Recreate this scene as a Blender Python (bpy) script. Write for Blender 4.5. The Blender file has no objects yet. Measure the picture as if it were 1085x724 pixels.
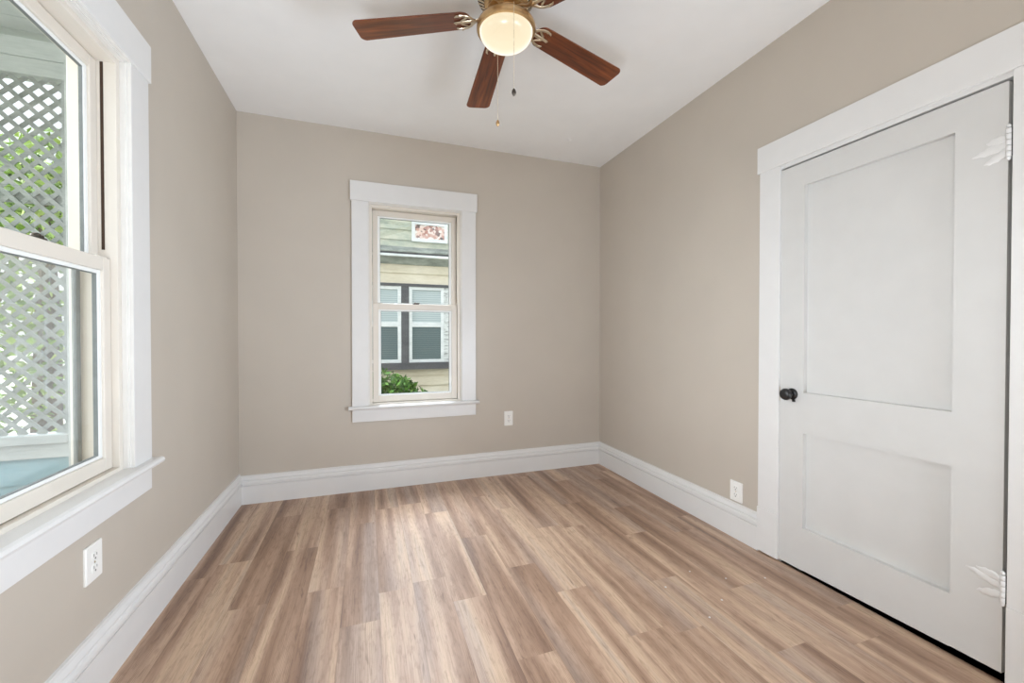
import bpy, bmesh, math, random
from mathutils import Vector, Matrix, noise as mnoise

S = bpy.context.scene
R = math.radians
# ------------------------------------------------------------------ camera, world, lights, exposure
XL, XR, YB, YR = -0.838, 2.010, 3.307, -0.90      # wall planes
ZC = 2.705                                         # ceiling height
T = 0.16                                           # wall thickness
cam_d = bpy.data.cameras.new('camera'); cam = bpy.data.objects.new('camera', cam_d)
S.collection.objects.link(cam)
cam_d.sensor_width = 36.0; cam_d.lens = 438.0 / 1085.0 * 36.0; cam_d.clip_start = 0.02; cam_d.clip_end = 400
cam.location = (0, 0, 1.16); cam.rotation_euler = (R(90 - 0.65), 0, R(-19.31))
S.camera = cam
S.view_settings.view_transform = 'Standard'; S.view_settings.look = 'None'
S.view_settings.exposure = 0.0; S.view_settings.gamma = 1.0; S.view_settings.use_curve_mapping = False
S.cycles.use_denoising = True
S.cycles.max_bounces = 14; S.cycles.diffuse_bounces = 8; S.cycles.transparent_max_bounces = 16
S.cycles.sample_clamp_indirect = 6.0
S.cycles.caustics_reflective = False; S.cycles.caustics_refractive = False

W = bpy.data.worlds.new('overcast_sky'); S.world = W; W.use_nodes = True
wn = W.node_tree.nodes; wl = W.node_tree.links
bg = wn['Background']
tc = wn.new('ShaderNodeTexCoord'); sx = wn.new('ShaderNodeSeparateXYZ'); rp = wn.new('ShaderNodeValToRGB')
wl.new(tc.outputs['Generated'], sx.inputs[0]); wl.new(sx.outputs['Z'], rp.inputs[0]); wl.new(rp.outputs[0], bg.inputs['Color'])
rp.color_ramp.elements[0].position = 0.0; rp.color_ramp.elements[0].color = (0.93, 0.96, 0.97, 1)
rp.color_ramp.elements[1].position = 0.8; rp.color_ramp.elements[1].color = (0.86, 0.93, 1.0, 1)
mr = wn.new('ShaderNodeMapRange'); mr.interpolation_type = 'SMOOTHSTEP'       # overcast sky: brightest overhead
mr.inputs['From Min'].default_value = 0.25; mr.inputs['From Max'].default_value = 0.85
mr.inputs['To Min'].default_value = 1.0; mr.inputs['To Max'].default_value = 2.8
wl.new(sx.outputs['Z'], mr.inputs['Value'])
dt = wn.new('ShaderNodeVectorMath'); dt.operation = 'DOT_PRODUCT'; dt.inputs[1].default_value = (-0.975, 0.05, 0.22)   # and bright over the open side of the porch
wl.new(tc.outputs['Generated'], dt.inputs[0])
mx_ = wn.new('ShaderNodeMath'); mx_.operation = 'MAXIMUM'; mx_.inputs[1].default_value = 0.0; wl.new(dt.outputs['Value'], mx_.inputs[0])
pw = wn.new('ShaderNodeMath'); pw.operation = 'POWER'; pw.inputs[1].default_value = 7.0; wl.new(mx_.outputs[0], pw.inputs[0])
ad_ = wn.new('ShaderNodeMath'); ad_.operation = 'MULTIPLY_ADD'; ad_.inputs[1].default_value = 15.0
wl.new(pw.outputs[0], ad_.inputs[0]); wl.new(mr.outputs[0], ad_.inputs[2]); wl.new(ad_.outputs[0], bg.inputs['Strength'])


def area(name, loc, rot, sx_, sy_, power, col=(1, 1, 1)):
    l = bpy.data.lights.new(name, 'AREA'); l.shape = 'RECTANGLE'; l.size = sx_; l.size_y = sy_
    l.energy = power; l.color = col
    o = bpy.data.objects.new(name, l); S.collection.objects.link(o); o.location = loc; o.rotation_euler = rot
    return o


def aim(o, loc, target):
    o.location = loc; o.rotation_euler = (Vector(target) - Vector(loc)).to_track_quat('-Z', 'Y').to_euler(); return o


# soft hazy sun standing high beyond the far window
sun_d = bpy.data.lights.new('hazy_sun', 'SUN'); sun_d.energy = 12.5; sun_d.angle = R(46); sun_d.color = (0.86, 0.95, 1.08)
sun = bpy.data.objects.new('hazy_sun', sun_d); S.collection.objects.link(sun)
aim(sun, (0.0, 12, 15), (0.08, 11, 13.58))
# added unseen fill lamps: two areas turned up at the ceiling, two side-wall spots
aim(area('area_fill', (0, 0, 0), (0, 0, 0), 0.5, 0.9, 22, (0.90, 0.98, 1.08)), (1.72, -0.60, 0.60), (0.0, 2.3, 2.7))
aim(area('ceiling_fill', (0, 0, 0), (0, 0, 0), 0.72, 0.9, 46, (0.90, 0.98, 1.08)), (-0.42, -0.25, 0.30), (-0.42, -0.249, 3.0))
st = bpy.data.lights.new('fill_spot', 'SPOT'); st.energy = 230; st.spot_size = R(84); st.spot_blend = 1.0; st.shadow_soft_size = 0.3; st.color = (0.82, 0.955, 1.11)
so_ = bpy.data.objects.new('fill_spot', st); S.collection.objects.link(so_)
aim(so_, (1.80, 0.30, 0.95), (-0.83, 2.20, 1.10))
st2 = bpy.data.lights.new('second_fill_spot', 'SPOT'); st2.energy = 100; st2.spot_size = R(96); st2.spot_blend = 1.0; st2.shadow_soft_size = 0.3; st2.color = (0.82, 0.955, 1.11)  # second added spot, brightening the right wall
so2 = bpy.data.objects.new('second_fill_spot', st2); S.collection.objects.link(so2)
aim(so2, (-0.70, 0.80, 1.20), (2.0, 2.60, 0.75))


# ------------------------------------------------------------------ materials
def lin(r, g, b):
    f = lambda c: (c / 255 / 12.92) if c / 255 <= 0.04045 else ((c / 255 + 0.055) / 1.055) ** 2.4
    return (f(r), f(g), f(b), 1.0)


class NT:
    def __init__(s, name):
        s.m = bpy.data.materials.new(name); s.m.use_nodes = True
        s.t = s.m.node_tree; s.b = s.t.nodes['Principled BSDF']; s.out = s.t.nodes['Material Output']

    def n(s, typ, **kw):
        o = s.t.nodes.new(typ)
        for k, v in kw.items(): setattr(o, k, v)
        return o

    def l(s, a, b): s.t.links.new(a, b)

    def coord(s, scale=(1, 1, 1), kind='Object', loc=(0, 0, 0)):
        c = s.n('ShaderNodeTexCoord'); m = s.n('ShaderNodeMapping')
        m.inputs['Scale'].default_value = scale; m.inputs['Location'].default_value = loc
        s.l(c.outputs[kind], m.inputs[0]); return m.outputs[0]

    def noise(s, vec, scale, detail=2, rough=0.5, dist=0.0):
        t = s.n('ShaderNodeTexNoise'); t.inputs['Scale'].default_value = scale
        t.inputs['Detail'].default_value = detail; t.inputs['Roughness'].default_value = rough
        t.inputs['Distortion'].default_value = dist
        if vec is not None: s.l(vec, t.inputs['Vector'])
        return t.outputs['Fac']

    def ramp(s, fac, stops):
        r = s.n('ShaderNodeValToRGB'); e = r.color_ramp.elements
        e[0].position, e[0].color = stops[0]; e[1].position, e[1].color = stops[-1]
        for p, c in stops[1:-1]:
            k = e.new(p); k.color = c
        s.l(fac, r.inputs[0]); return r.outputs[0]

    def mix(s, fac, a, b, typ='MIX'):
        m = s.n('ShaderNodeMix', data_type='RGBA', blend_type=typ)
        for sock, v in ((m.inputs['Factor'], fac), (m.inputs['A'], a), (m.inputs['B'], b)):
            if hasattr(v, 'is_linked'): s.l(v, sock)
            else: sock.default_value = v
        return m.outputs['Result']

    def math(s, op, a, b=0.0):
        m = s.n('ShaderNodeMath', operation=op)
        for i, v in enumerate((a, b)):
            if hasattr(v, 'is_linked'): s.l(v, m.inputs[i])
            else: m.inputs[i].default_value = v
        return m.outputs[0]

    def bump(s, h, strength=0.2, dist=0.002):
        b = s.n('ShaderNodeBump'); b.inputs['Strength'].default_value = strength; b.inputs['Distance'].default_value = dist
        s.l(h, b.inputs['Height']); s.l(b.outputs[0], s.b.inputs['Normal'])

    def set(s, col=None, rough=0.5, metal=0.0, spec=0.5):
        if col is not None:
            if hasattr(col, 'is_linked'): s.l(col, s.b.inputs['Base Color'])
            else: s.b.inputs['Base Color'].default_value = col
        s.b.inputs['Roughness'].default_value = rough; s.b.inputs['Metallic'].default_value = metal
        s.b.inputs['Specular IOR Level'].default_value = spec
        return s


def paint(name, c, rough=0.5, var=0.04, scale=8, bump=0.05, bscale=220, spec=0.5):
    m = NT(name); v = m.coord()
    n = m.noise(v, scale, 3)
    d = tuple(x * (1 - var) for x in c[:3]) + (1,); u = tuple(min(1, x * (1 + var)) for x in c[:3]) + (1,)
    m.set(m.ramp(n, [(0.3, d), (0.7, u)]), rough, 0, spec)
    if bump: m.bump(m.noise(v, bscale, 2), bump, 0.001)
    return m.m


def metal(name, c, rough=0.3):
    m = NT(name); n = m.noise(m.coord(), 60, 3)
    m.set(m.ramp(n, [(0.3, tuple(x * 0.88 for x in c[:3]) + (1,)), (0.7, c)]), rough, 1.0); return m.m


def glass(name, ior=1.7, tint=(0.97, 0.985, 0.98, 1)):
    m = NT(name); m.t.nodes.remove(m.b)
    lw = m.n('ShaderNodeLayerWeight'); lw.inputs['Blend'].default_value = 0.5      # two-sided pane: Schlick reflectance, double glazing
    f = m.n('ShaderNodeMath', operation='MULTIPLY_ADD'); m.l(m.math('POWER', lw.outputs['Facing'], 5.0), f.inputs[0])
    f.inputs[1].default_value = 0.90; f.inputs[2].default_value = 0.10
    tr = m.n('ShaderNodeBsdfTransparent'); tr.inputs[0].default_value = tint
    gl = m.n('ShaderNodeBsdfGlossy'); gl.inputs['Roughness'].default_value = 0.0
    mx = m.n('ShaderNodeMixShader')
    m.l(f.outputs[0], mx.inputs[0]); m.l(tr.outputs[0], mx.inputs[1]); m.l(gl.outputs[0], mx.inputs[2]); m.l(mx.outputs[0], m.out.inputs[0])
    return m.m


def mesh_screen(name, a, c):
    m = NT(name); m.t.nodes.remove(m.b)
    tr = m.n('ShaderNodeBsdfTransparent'); df = m.n('ShaderNodeBsdfDiffuse'); df.inputs[0].default_value = c
    mx = m.n('ShaderNodeMixShader'); mx.inputs[0].default_value = a
    m.l(tr.outputs[0], mx.inputs[1]); m.l(df.outputs[0], mx.inputs[2]); m.l(mx.outputs[0], m.out.inputs[0])
    return m.m


def floor_mat():
    m = NT('plank_floor')
    at = m.n('ShaderNodeAttribute', attribute_name='plank'); uv = m.n('ShaderNodeUVMap')
    sr = m.n('ShaderNodeSeparateColor'); m.l(at.outputs['Color'], sr.inputs[0])
    su = m.n('ShaderNodeSeparateXYZ'); m.l(uv.outputs[0], su.inputs[0])
    r, g, b = sr.outputs[0], sr.outputs[1], sr.outputs[2]
    u, v = su.outputs[0], su.outputs[1]              # metres across / along the plank

    def vec(ku, kv, off):
        c = m.n('ShaderNodeCombineXYZ')
        m.l(m.math('MULTIPLY', u, ku), c.inputs[0])
        m.l(m.math('ADD', m.math('MULTIPLY', v, kv), m.math('MULTIPLY', g, 37.0)), c.inputs[1])
        m.l(m.math('MULTIPLY', m.math('ADD', r, off), 53.0), c.inputs[2])
        return c.outputs[0]
    strip = m.noise(vec(15, 0.8, 0.0), 1.0, 1, 0.45, 0.2)
    tone = m.math('ADD', strip, m.math('MULTIPLY', m.math('SUBTRACT', b, 0.5), 0.16))
    base = m.ramp(tone, [(0.24, lin(126, 97, 79)), (0.37, lin(153, 122, 100)), (0.48, lin(174, 143, 120)),
                         (0.58, lin(190, 160, 136)), (0.69, lin(206, 178, 151)), (0.82, lin(190, 168, 150))])
    cool = m.noise(vec(9, 0.5, 5.0), 1.0, 1)
    base = m.mix(m.math('MULTIPLY', m.ramp(cool, [(0.52, (0, 0, 0, 1)), (0.68, (1, 1, 1, 1))]), 0.45), base, lin(178, 161, 149))
    grain = m.noise(vec(170, 7.0, 2.0), 1.0, 4, 0.65, 0.6)
    base = m.mix(1.0, base, m.ramp(grain, [(0.30, (0.74, 0.71, 0.68, 1)), (0.52, (1.0, 1.0, 1.0, 1)), (0.72, (1.08, 1.08, 1.08, 1))]), 'MULTIPLY')
    fleck = m.noise(vec(70, 16.0, 23.0), 1.0, 3, 0.6, 0.3)
    base = m.mix(1.0, base, m.ramp(fleck, [(0.33, (0.82, 0.79, 0.77, 1)), (0.48, (1.0, 1.0, 1.0, 1))]), 'MULTIPLY')
    rings = m.n('ShaderNodeTexWave', wave_type='BANDS', bands_direction='X')
    rings.inputs['Scale'].default_value = 7.0; rings.inputs['Distortion'].default_value = 9.0
    rings.inputs['Detail'].default_value = 2.0; rings.inputs['Detail Scale'].default_value = 0.6
    m.l(vec(9, 0.8, 8.0), rings.inputs['Vector'])
    rm = m.noise(vec(12, 1.4, 11.0), 1.0, 1)
    rf = m.math('MULTIPLY', m.ramp(rings.outputs['Fac'], [(0.0, (1, 1, 1, 1)), (0.3, (0, 0, 0, 1))]),
                m.ramp(rm, [(0.5, (0, 0, 0, 1)), (0.62, (0.45, 0.45, 0.45, 1))]))
    base = m.mix(rf, base, lin(104, 74, 55))
    knot = m.noise(vec(36, 6.5, 17.0), 1.0, 2, 0.5, 0.6)
    base = m.mix(m.ramp(knot, [(0.70, (0, 0, 0, 1)), (0.80, (0.75, 0.75, 0.75, 1))]), base, lin(92, 64, 48))
    # seams
    eu = m.math('MINIMUM', u, m.math('SUBTRACT', 0.1525, u))
    seam = m.ramp(m.math('MULTIPLY', eu, 100.0), [(0.04, (0.72, 0.70, 0.68, 1)), (0.14, (1, 1, 1, 1))])
    base = m.mix(1.0, base, seam, 'MULTIPLY')
    m.set(base, 0.42, 0, 0.7)
    rr = m.ramp(grain, [(0.3, (0.5, 0.5, 0.5, 1)), (0.7, (0.36, 0.36, 0.36, 1))]); m.l(rr, m.b.inputs['Roughness'])
    m.bump(grain, 0.12, 0.0008)
    return m.m


def blade_mat():
    m = NT('walnut_blade'); v = m.coord((1.6, 26, 26))
    n = m.noise(v, 1.5, 5, 0.6, 0.6)
    m.set(m.ramp(n, [(0.3, lin(54, 23, 8)), (0.48, lin(98, 47, 19)), (0.7, lin(138, 74, 36))]), 0.34, 0, 0.5)
    m.b.inputs['Coat Weight'].default_value = 0.3; m.b.inputs['Coat Roughness'].default_value = 0.12
    return m.m


def siding_mat(name, a, b, c, sc=2.0):
    m = NT(name); v = m.coord((1, 1, 3)); n = m.noise(v, sc, 5, 0.65)
    n2 = m.noise(m.coord((3, 1, 30)), 3.0, 3)
    col = m.ramp(n, [(0.32, a), (0.5, b), (0.68, c)])
    col = m.mix(1.0, col, m.ramp(n2, [(0.3, (0.9, 0.9, 0.9, 1)), (0.6, (1, 1, 1, 1))]), 'MULTIPLY')
    m.set(col, 0.8, 0, 0.2); return m.m


def leaf_mat(name, stops):
    m = NT(name); g = m.n('ShaderNodeNewGeometry')
    m.set(m.ramp(g.outputs['Random Per Island'], stops), 0.55, 0, 0.3)
    m.b.inputs['Subsurface Weight'].default_value = 0.0
    return m.m


M = {}
M['wall'] = paint('greige_wall', lin(190, 181, 169), 0.55, 0.02, 3, 0.10, 160)
M['ceiling'] = paint('ceiling_white', lin(236, 236, 235), 0.85, 0.015, 5, 0.12, 90, 0.3)
M['trim'] = paint('trim_white', lin(220, 219, 217), 0.32, 0.012, 12, 0.05, 40)
M['door'] = paint('door_white', lin(205, 204, 201), 0.36, 0.015, 10, 0.08, 60)
M['vinyl'] = paint('almond_vinyl', lin(219, 212, 201), 0.35, 0.02, 10, 0.0)
M['bead'] = paint('white_bead', lin(236, 238, 236), 0.35, 0.01, 10, 0.0)
M['stop'] = paint('window_stop', lin(219, 216, 211), 0.4, 0.03, 14, 0.0)
M['dark'] = paint('dark_track', lin(58, 38, 22), 0.6, 0.1, 30, 0.0)
M['gap'] = paint('dark_gap', lin(36, 32, 28), 0.8, 0.1, 30, 0.0)
M['floor'] = floor_mat()
M['plate'] = paint('outlet_plastic', lin(236, 235, 231), 0.3, 0.01, 20, 0.0)
M['slot'] = paint('slot_dark', lin(112, 110, 106), 0.6, 0.05, 30, 0.0)
M['black'] = paint('black_iron', lin(26, 25, 25), 0.32, 0.15, 40, 0.1, 120)
M['brass'] = metal('antique_brass', lin(205, 170, 125), 0.3)
M['nickel'] = metal('champagne_metal', lin(214, 200, 176), 0.3)
M['fob'] = metal('dark_fob', lin(92, 86, 80), 0.4)
M['blade'] = blade_mat()
M['glass'] = glass('window_glass')
M['screen'] = mesh_screen('bug_screen', 0.24, lin(240, 241, 240))
M['seal'] = paint('grey_seal', lin(120, 124, 122), 0.6, 0.1, 30, 0.0)


def globe_mat():
    m = NT('frosted_glow'); m.t.nodes.remove(m.b)
    e = m.n('ShaderNodeEmission'); g = m.n('ShaderNodeLayerWeight'); g.inputs['Blend'].default_value = 0.35
    c = m.ramp(g.outputs['Facing'], [(0.0, (0.80, 0.68, 0.47, 1)), (0.35, (0.88, 0.76, 0.54, 1)), (0.7, (1.0, 0.96, 0.86, 1)), (1.0, (1.0, 0.80, 0.55, 1))])
    m.l(c, e.inputs[0]); e.inputs[1].default_value = 1.25
    gl = m.n('ShaderNodeBsdfGlossy'); gl.inputs['Roughness'].default_value = 0.25
    ad = m.n('ShaderNodeMixShader'); ad.inputs[0].default_value = 0.06
    m.l(e.outputs[0], ad.inputs[1]); m.l(gl.outputs[0], ad.inputs[2]); m.l(ad.outputs[0], m.out.inputs[0])
    return m.m


M['globe'] = globe_mat()


# ------------------------------------------------------------------ mesh helpers
class MB:
    def __init__(s): s.bm = bmesh.new()

    def faces(s, vs, fs):
        v = [s.bm.verts.new(p) for p in vs]
        for f in fs: s.bm.faces.new([v[i] for i in f])
        return s

    def box(s, x0, x1, y0, y1, z0, z1, P=None):
        vs = [(x, y, z) for x in (x0, x1) for y in (y0, y1) for z in (z0, z1)]
        if P: vs = [P(*p) for p in vs]
        return s.faces(vs, [(0, 1, 3, 2), (4, 6, 7, 5), (0, 4, 5, 1), (2, 3, 7, 6), (0, 2, 6, 4), (1, 5, 7, 3)])

    def loops(s, rings, closed=True, caps=True):
        """skin a list of equal-length vertex rings"""
        rr = [[s.bm.verts.new(p) for p in r] for r in rings]
        n = len(rr[0])
        for a, b in zip(rr, rr[1:]):
            for i in range(n if closed else n - 1):
                j = (i + 1) % n
                s.bm.faces.new((a[i], a[j], b[j], b[i]))
        if caps and closed:
            s.bm.faces.new(rr[0][::-1]); s.bm.faces.new(rr[-1])
        return s

    def lathe(s, prof, Mx=None, n=40, caps=True):
        """prof = [(radius, z)]"""
        rings = []
        for r, z in prof:
            ring = [Vector((max(r, 1e-5) * math.cos(2 * math.pi * i / n), max(r, 1e-5) * math.sin(2 * math.pi * i / n), z)) for i in range(n)]
            rings.append([Mx @ p for p in ring] if Mx else ring)
        return s.loops(rings, True, caps)

    def tube(s, pts, r, n=8, flat=1.0):
        pts = [Vector(p) for p in pts]; rings = []
        for i, p in enumerate(pts):
            t = (pts[min(i + 1, len(pts) - 1)] - pts[max(i - 1, 0)]).normalized()
            up = Vector((0, 0, 1)) if abs(t.z) < 0.95 else Vector((1, 0, 0))
            a = t.cross(up).normalized(); b = a.cross(t)
            rad = r[i] if isinstance(r, (list, tuple)) else r
            rings.append([p + a * rad * math.cos(2 * math.pi * k / n) + b * rad * flat * math.sin(2 * math.pi * k / n) for k in range(n)])
        return s.loops(rings)

    def prism(s, poly, z0, z1, Mx=None):
        a = [Vector((x, y, z0)) for x, y in poly]; b = [Vector((x, y, z1)) for x, y in poly]
        if Mx: a = [Mx @ p for p in a]; b = [Mx @ p for p in b]
        return s.loops([a, b])

    def build(s, name, mat, parent=None, bevel=0.0, smooth=False, seg=2, label=None):
        bm = s.bm
        bmesh.ops.recalc_face_normals(bm, faces=bm.faces)
        me = bpy.data.meshes.new(name); bm.to_mesh(me); bm.free()
        me.materials.append(M[mat] if isinstance(mat, str) else mat)
        o = bpy.data.objects.new(name, me); S.collection.objects.link(o)
        if smooth:
            for p in me.polygons: p.use_smooth = True
            e = o.modifiers.new('edges', 'EDGE_SPLIT'); e.split_angle = R(40)
        if bevel:
            b = o.modifiers.new('bevel', 'BEVEL'); b.width = bevel; b.segments = seg; b.limit_method = 'ANGLE'; b.angle_limit = R(40)
            b.harden_normals = False
        if parent is not None:
            o.parent = parent; off = Vector((0, 0, 0)); q = parent
            while q is not None:
                off += q.location; q = q.parent
            if not parent.get('_local'): o.location = -off
        if label: o['label'] = label
        return o


def empty(name, loc=(0, 0, 0), local=False, rot=(0, 0, 0)):
    o = bpy.data.objects.new(name, None); S.collection.objects.link(o); o.location = loc; o.rotation_euler = rot
    o.empty_display_size = 0.1
    if local: o['_local'] = True
    return o


def tag(o, label, cat=None, group=None, kind=None):
    if label: o['label'] = label
    if cat: o['category'] = cat
    if group: o['group'] = group
    if kind: o['kind'] = kind
    return o


# ------------------------------------------------------------------ room shell
P_back = lambda u, d, z: Vector((u, YB - d, z))
P_left = lambda u, d, z: Vector((XL + d, u, z))
P_right = lambda u, d, z: Vector((XR - d, u, z))
P_rear = lambda u, d, z: Vector((u, YR + d, z))


def wall(name, P, u0, u1, holes, label, t=T, recess=None):
    us = sorted({u0, u1, *[h[0] for h in holes], *[h[1] for h in holes]})
    zs = sorted({0.0, ZC, *[h[2] for h in holes], *[h[3] for h in holes]})
    mb = MB()
    inside = lambda u, z: any(h[0] < u < h[1] and h[2] < z < h[3] for h in holes)
    for a, b in zip(us, us[1:]):
        for c, d in zip(zs, zs[1:]):
            if inside((a + b) / 2, (c + d) / 2): continue
            mb.faces([P(a, 0, c), P(b, 0, c), P(b, 0, d), P(a, 0, d)], [(0, 1, 2, 3)])
            mb.faces([P(a, -t, c), P(b, -t, c), P(b, -t, d), P(a, -t, d)], [(0, 1, 2, 3)])
    for h in holes:
        a, b, c, d = h
        for q in (((a, c), (b, c)), ((b, c), (b, d)), ((b, d), (a, d)), ((a, d), (a, c))):
            (p, r), (p2, r2) = q
            mb.faces([P(p, 0, r), P(p2, 0, r2), P(p2, -t, r2), P(p, -t, r)], [(0, 1, 2, 3)])
    for q in (((u0, 0), (u1, 0)), ((u1, 0), (u1, ZC)), ((u1, ZC), (u0, ZC)), ((u0, ZC), (u0, 0))):
        (p, r), (p2, r2) = q
        mb.faces([P(p, 0, r), P(p2, 0, r2), P(p2, -t, r2), P(p, -t, r)], [(0, 1, 2, 3)])
    bmesh.ops.remove_doubles(mb.bm, verts=mb.bm.verts, dist=1e-5)
    o = mb.build(name, 'wall'); tag(o, label, 'wall', kind='structure'); return o


WB = dict(cx=0.3665, z0=0.640, z1=2.173)       # back window: centre and opening heights
WLf = dict(cx=1.557, z0=0.672, z1=2.173)       # left window
HO = 0.372
DY0, DY1, DZ = 0.752, 1.545, 2.004             # door leaf
wall('wall_back', P_back, XL - T, XR + T, [(WB['cx'] - HO, WB['cx'] + HO, WB['z0'] - 0.02, 2.19)], 'greige painted wall with the narrow window')
wall('wall_left', P_left, YR - T, YB, [(WLf['cx'] - HO, WLf['cx'] + HO, WLf['z0'] - 0.02, 2.19)], 'greige painted wall with the window onto the porch')
wall('wall_right', P_right, YR - T, YB, [(DY0 - 0.014, DY1 + 0.004, 0.0, DZ + 0.022)], 'greige painted wall with the white door')
wall('wall_rear', P_rear, XL, XR, [], 'plain greige wall behind the viewer')
cl = MB().box(XR + T, XR + T + 0.02, DY0 - 0.1, DY1 + 0.1, 0, DZ + 0.1).build('gap_shade_sheet', 'gap')  # dark-painted sheet standing in for the shade behind the door gaps
tag(cl, 'dark sheet added behind the door as shade for its gaps', 'backing', kind='structure')
cb = MB().box(XL - T, XR + T, YR - T, YB + T, ZC, ZC + 0.12).build('ceiling', 'ceiling')
tag(cb, 'flat white painted ceiling', 'ceiling', kind='structure')

# floor: planks as faces of one mesh, 6 inch wide, running away from the camera
random.seed(11)
fb = bmesh.new(); uvl = fb.loops.layers.uv.new('UVMap'); pc = fb.loops.layers.float_color.new('plank')
PW, PL = 0.1525, 0.95
known = {-0.7165: 2.46, -0.564: 2.035, -0.4115: 2.497, -0.259: 2.06, -0.1065: 1.767, 0.046: 2.9, 0.1985: 1.98, 0.351: 1.78, 0.5035: 1.378,
         0.656: 1.95, 0.8085: 1.69, 0.961: 1.347, 1.1135: 2.25, 1.266: 1.62, 1.4185: 2.05, 1.571: 1.45, 1.7235: 1.98, 1.876: 1.2}
i0 = -6
for i in range(i0, 15):
    x0 = 0.046 + PW * i; x1 = x0 + PW
    key = round(x0, 4)
    j = next((v for k, v in known.items() if abs(k - key) < 0.01), random.uniform(0, 1))
    a, b = max(x0, XL - 0.02), min(x1, XR + 0.14)
    if b <= a: continue
    y = j - PL * 6
    while y < YB + 0.02:
        y0, y1 = max(y, YR - T - 0.5), min(y + PL, YB + 0.02)
        rc = (random.random(), random.random(), random.random(), 1)
        if y1 > y0:
            f = fb.faces.new([fb.verts.new(p) for p in ((a, y0, 0), (b, y0, 0), (b, y1, 0), (a, y1, 0))])
            for lp in f.loops:
                lp[uvl].uv = (lp.vert.co.x - x0, lp.vert.co.y - y); lp[pc] = rc
        y += PL
me = bpy.data.meshes.new('floor'); fb.to_mesh(me); fb.free(); me.materials.append(M['floor'])
fo = bpy.data.objects.new('floor', me); S.collection.objects.link(fo)
tag(fo, 'wood look plank floor in mixed tan and brown strips', 'floor', kind='structure')

# baseboards: profile (depth from wall, height)
BBP = [(0.0, 0.0), (0.017, 0.0), (0.017, 0.128), (0.009, 0.130), (0.009, 0.135), (0.021, 0.138), (0.022, 0.150), (0.019, 0.160), (0.0135, 0.164),
       (0.0165, 0.168), (0.0165, 0.173), (0.0135, 0.180), (0.0095, 0.188), (0.0085, 0.199), (0.0, 0.201)]


def baseboard(name, P, u0, u1, m0, m1, label, hs=1.0):
    r0 = [P(u0 + m0 * d, d, z * hs) for d, z in BBP]; r1 = [P(u1 + m1 * d, d, z * hs) for d, z in BBP]
    o = MB().loops([r0, r1]).build(name, 'trim'); tag(o, label, 'baseboard', kind='structure')


baseboard('baseboard_back', P_back, XL, XR, 1, -1, 'tall white moulded baseboard under the narrow window', 0.985)
baseboard('baseboard_left', P_left, YR, YB, 0, -1, 'tall white moulded baseboard along the left wall', 1.06)
baseboard('baseboard_right', P_right, DY1 + 0.118, YB, 0, -1, 'tall white moulded baseboard along the right wall', 1.0)


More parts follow.
